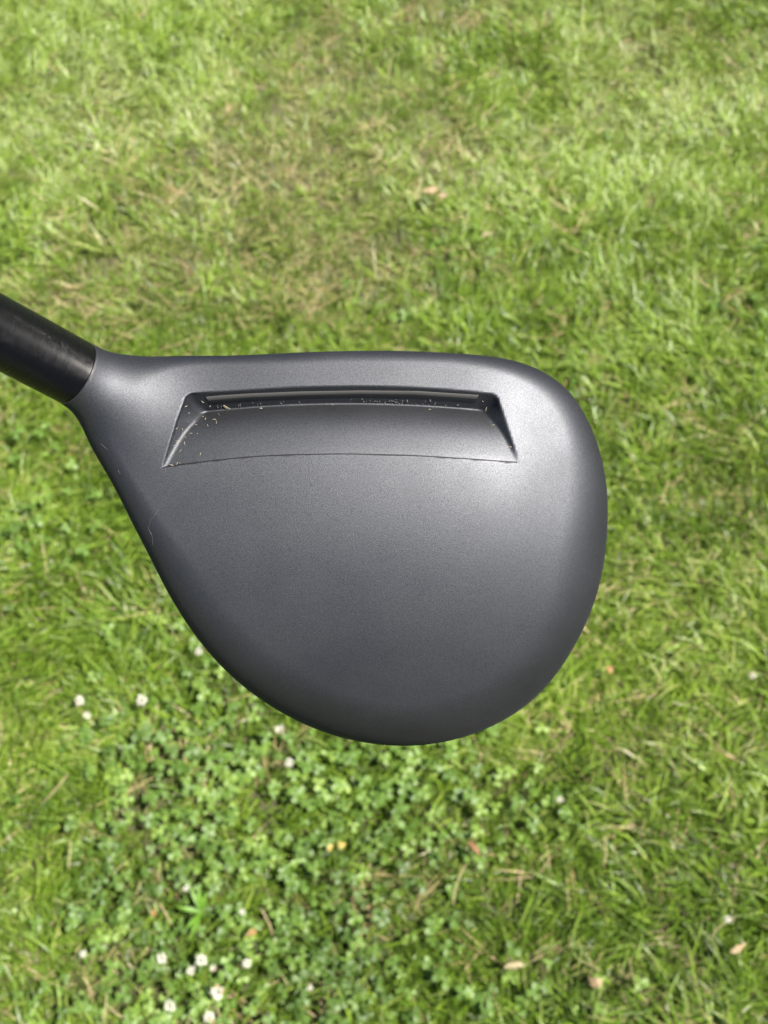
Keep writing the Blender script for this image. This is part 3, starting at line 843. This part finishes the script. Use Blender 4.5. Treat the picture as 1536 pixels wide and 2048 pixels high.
# ---- fine scratches on the paint
M_SCR = plain("scratch", (0.10, 0.10, 0.108), 0.5, metallic=0.3)
for pts in ([(318, 1018), (303, 1040), (297, 1056), (304, 1072), (306, 1092)], [(201, 886), (208, 893), (215, 899)], [(331, 936), (330, 945)], [(236, 940), (240, 948)]):
    cv = catmull(pts, 6, closed=False)
    p, n = hit(cv[:, 0], cv[:, 1], 0.015)
    o = bpy.data.objects.new("scratch", tube_mesh("scratch", p.tolist(), 0.028, M_SCR, sides=4)); COL.objects.link(o); o.parent = p_crown

# ---- tiny paint nicks
lst_n = [(726, 722, .35), (701, 727, .25), (738, 731, .2), (560, 722, .2), (402, 1066, .15), (389, 1074, .12), (1189, 1206, .3), (246, 965, .2), (620, 745, .15), (880, 733, .18), (1120, 1010, .14), (530, 1150, .13), (905, 1265, .14), (352, 978, .2)]
pn, nn = hit([a[0] for a in lst_n], [a[1] for a in lst_n], 0.0)
for pp, nv, a in zip(pn, nn, lst_n):
    nv = Vector(nv); ea = nv.orthogonal().normalized(); eb = nv.cross(ea); a0 = RNG.rand() * 6.28; V = []
    for q in range(7):
        th = a0 + q * 0.8976; rr_ = a[2] * 0.5 * RNG.uniform(0.4, 1.0)
        V.append(tuple(Vector(pp) + nv * 0.02 + rr_ * (math.cos(th) * ea + 0.6 * math.sin(th) * eb)))
    V.append(tuple(Vector(pp) + nv * 0.045))
    mesh_obj("paint_nick", V, [(q, (q + 1) % 7, 7) for q in range(7)], M_SCR, p_crown)

# ---- dry clippings and dirt caught in the recess
M_CLIP = plain("dry_clipping", (0.33, 0.28, 0.19), 0.6, noise=0.2)
M_DIRT = plain("dirt_dust", (0.14, 0.135, 0.125), 0.9, noise=0.4)
def flake(p, n, L_, W_, ang, V, F):
    n = Vector(n); p = Vector(p); a = n.orthogonal().normalized(); b = n.cross(a)
    d = math.cos(ang) * a + math.sin(ang) * b; e = n.cross(d)
    o = len(V)
    for s_, w_, h_ in ((-0.5, 0.3, 0.02), (0.0, 0.5, 0.16), (0.5, 0.15, 0.05)):
        c = p + d * L_ * s_ + n * h_
        V += [tuple(c - e * W_ * w_), tuple(c + e * W_ * w_), tuple(c + e * W_ * w_ + n * 0.06), tuple(c - e * W_ * w_ + n * 0.06)]
    for k in range(2):
        for q in range(4): F.append((o + 4 * k + q, o + 4 * k + (q + 1) % 4, o + 4 * k + 4 + (q + 1) % 4, o + 4 * k + 4 + q))
    F.append((o, o + 3, o + 2, o + 1)); F.append((o + 8, o + 9, o + 10, o + 11))
def world_obj(name, V, F, mat):
    o = mesh_obj(name, V, F, mat, None, smooth=False)
    return o
Mw = Matrix.LocRotScale(M.translation, M.to_quaternion(), Vector((0.001,) * 3))
def flakes_obj(name, lst, mat):
    V, F = [], []
    X = [a[0] for a in lst]; Y = [a[1] for a in lst]
    p, n = hit(X, Y, 0.03)
    for (pp, nn, a) in zip(p, n, lst): flake(pp, nn, a[2], a[3], a[4], V, F)
    V = [tuple(Mw @ Vector(v)) for v in V]
    return world_obj(name, V, F, mat)
o = flakes_obj("grass_clipping", [(454, 814, 1.7, 0.5, 1.5)], M_CLIP)
tag(o, "tan dry grass clipping lying in the club's recess near its left end", "clipping")
o = flakes_obj("grass_clipping", [(522, 818, 0.5, 0.25, 0.6)], M_CLIP)
tag(o, "tiny tan speck in the club's recess, right of the longer clipping", "clipping")
lst = []
SP = [(372, 812), (379, 826), (363, 858), (365, 852), (356, 881), (354, 884), (348, 897), (341, 900), (351, 856), (409, 833), (411, 838), (430, 838), (428, 841), (432, 846), (437, 830), (402, 852), (415, 851), (392, 850), (382, 868),
      (381, 873), (370, 887), (360, 902), (401, 908), (349, 929), (355, 928), (360, 926), (344, 931), (386, 860), (394, 868), (372, 876), (664, 809), (960, 816), (965, 800), (972, 812), (974, 818), (977, 822), (986, 852), (1010, 868), (1018, 893),
      (412, 806), (405, 803), (401, 812), (366, 865), (358, 873), (345, 890), (398, 806), (420, 812), (533, 806), (860, 820)]
for (a, b) in SP[::2] + SP[1:30:4]:
    lst.append((a + RNG.normal(0, 1), b + RNG.normal(0, 1), RNG.uniform(0.2, 0.9), RNG.uniform(0.04, 0.10), RNG.rand() * 6.28))
o = flakes_obj("dry_crumbs", lst, M_CLIP)
tag(o, "scattered tiny tan crumbs of dry grass in the club's recess", "crumbs", kind="stuff")
lst = []
for i in range(70):
    a = RNG.uniform(430, 960); b = np.interp(a, [420, 500, 600, 720, 831, 951], [811, 804, 800, 797, 799, 808]) + abs(RNG.normal(0, 3.5)) 
    if RNG.rand() < 0.6: a = RNG.normal(795, 40)
    lst.append((a, b, RNG.uniform(0.10, 0.40), RNG.uniform(0.04, 0.10), RNG.rand() * 6.28))
o = flakes_obj("dust", lst, M_DIRT)
tag(o, "grey dust along the foot of the recess's front wall", "dust", kind="stuff")

bpy.context.view_layer.update()
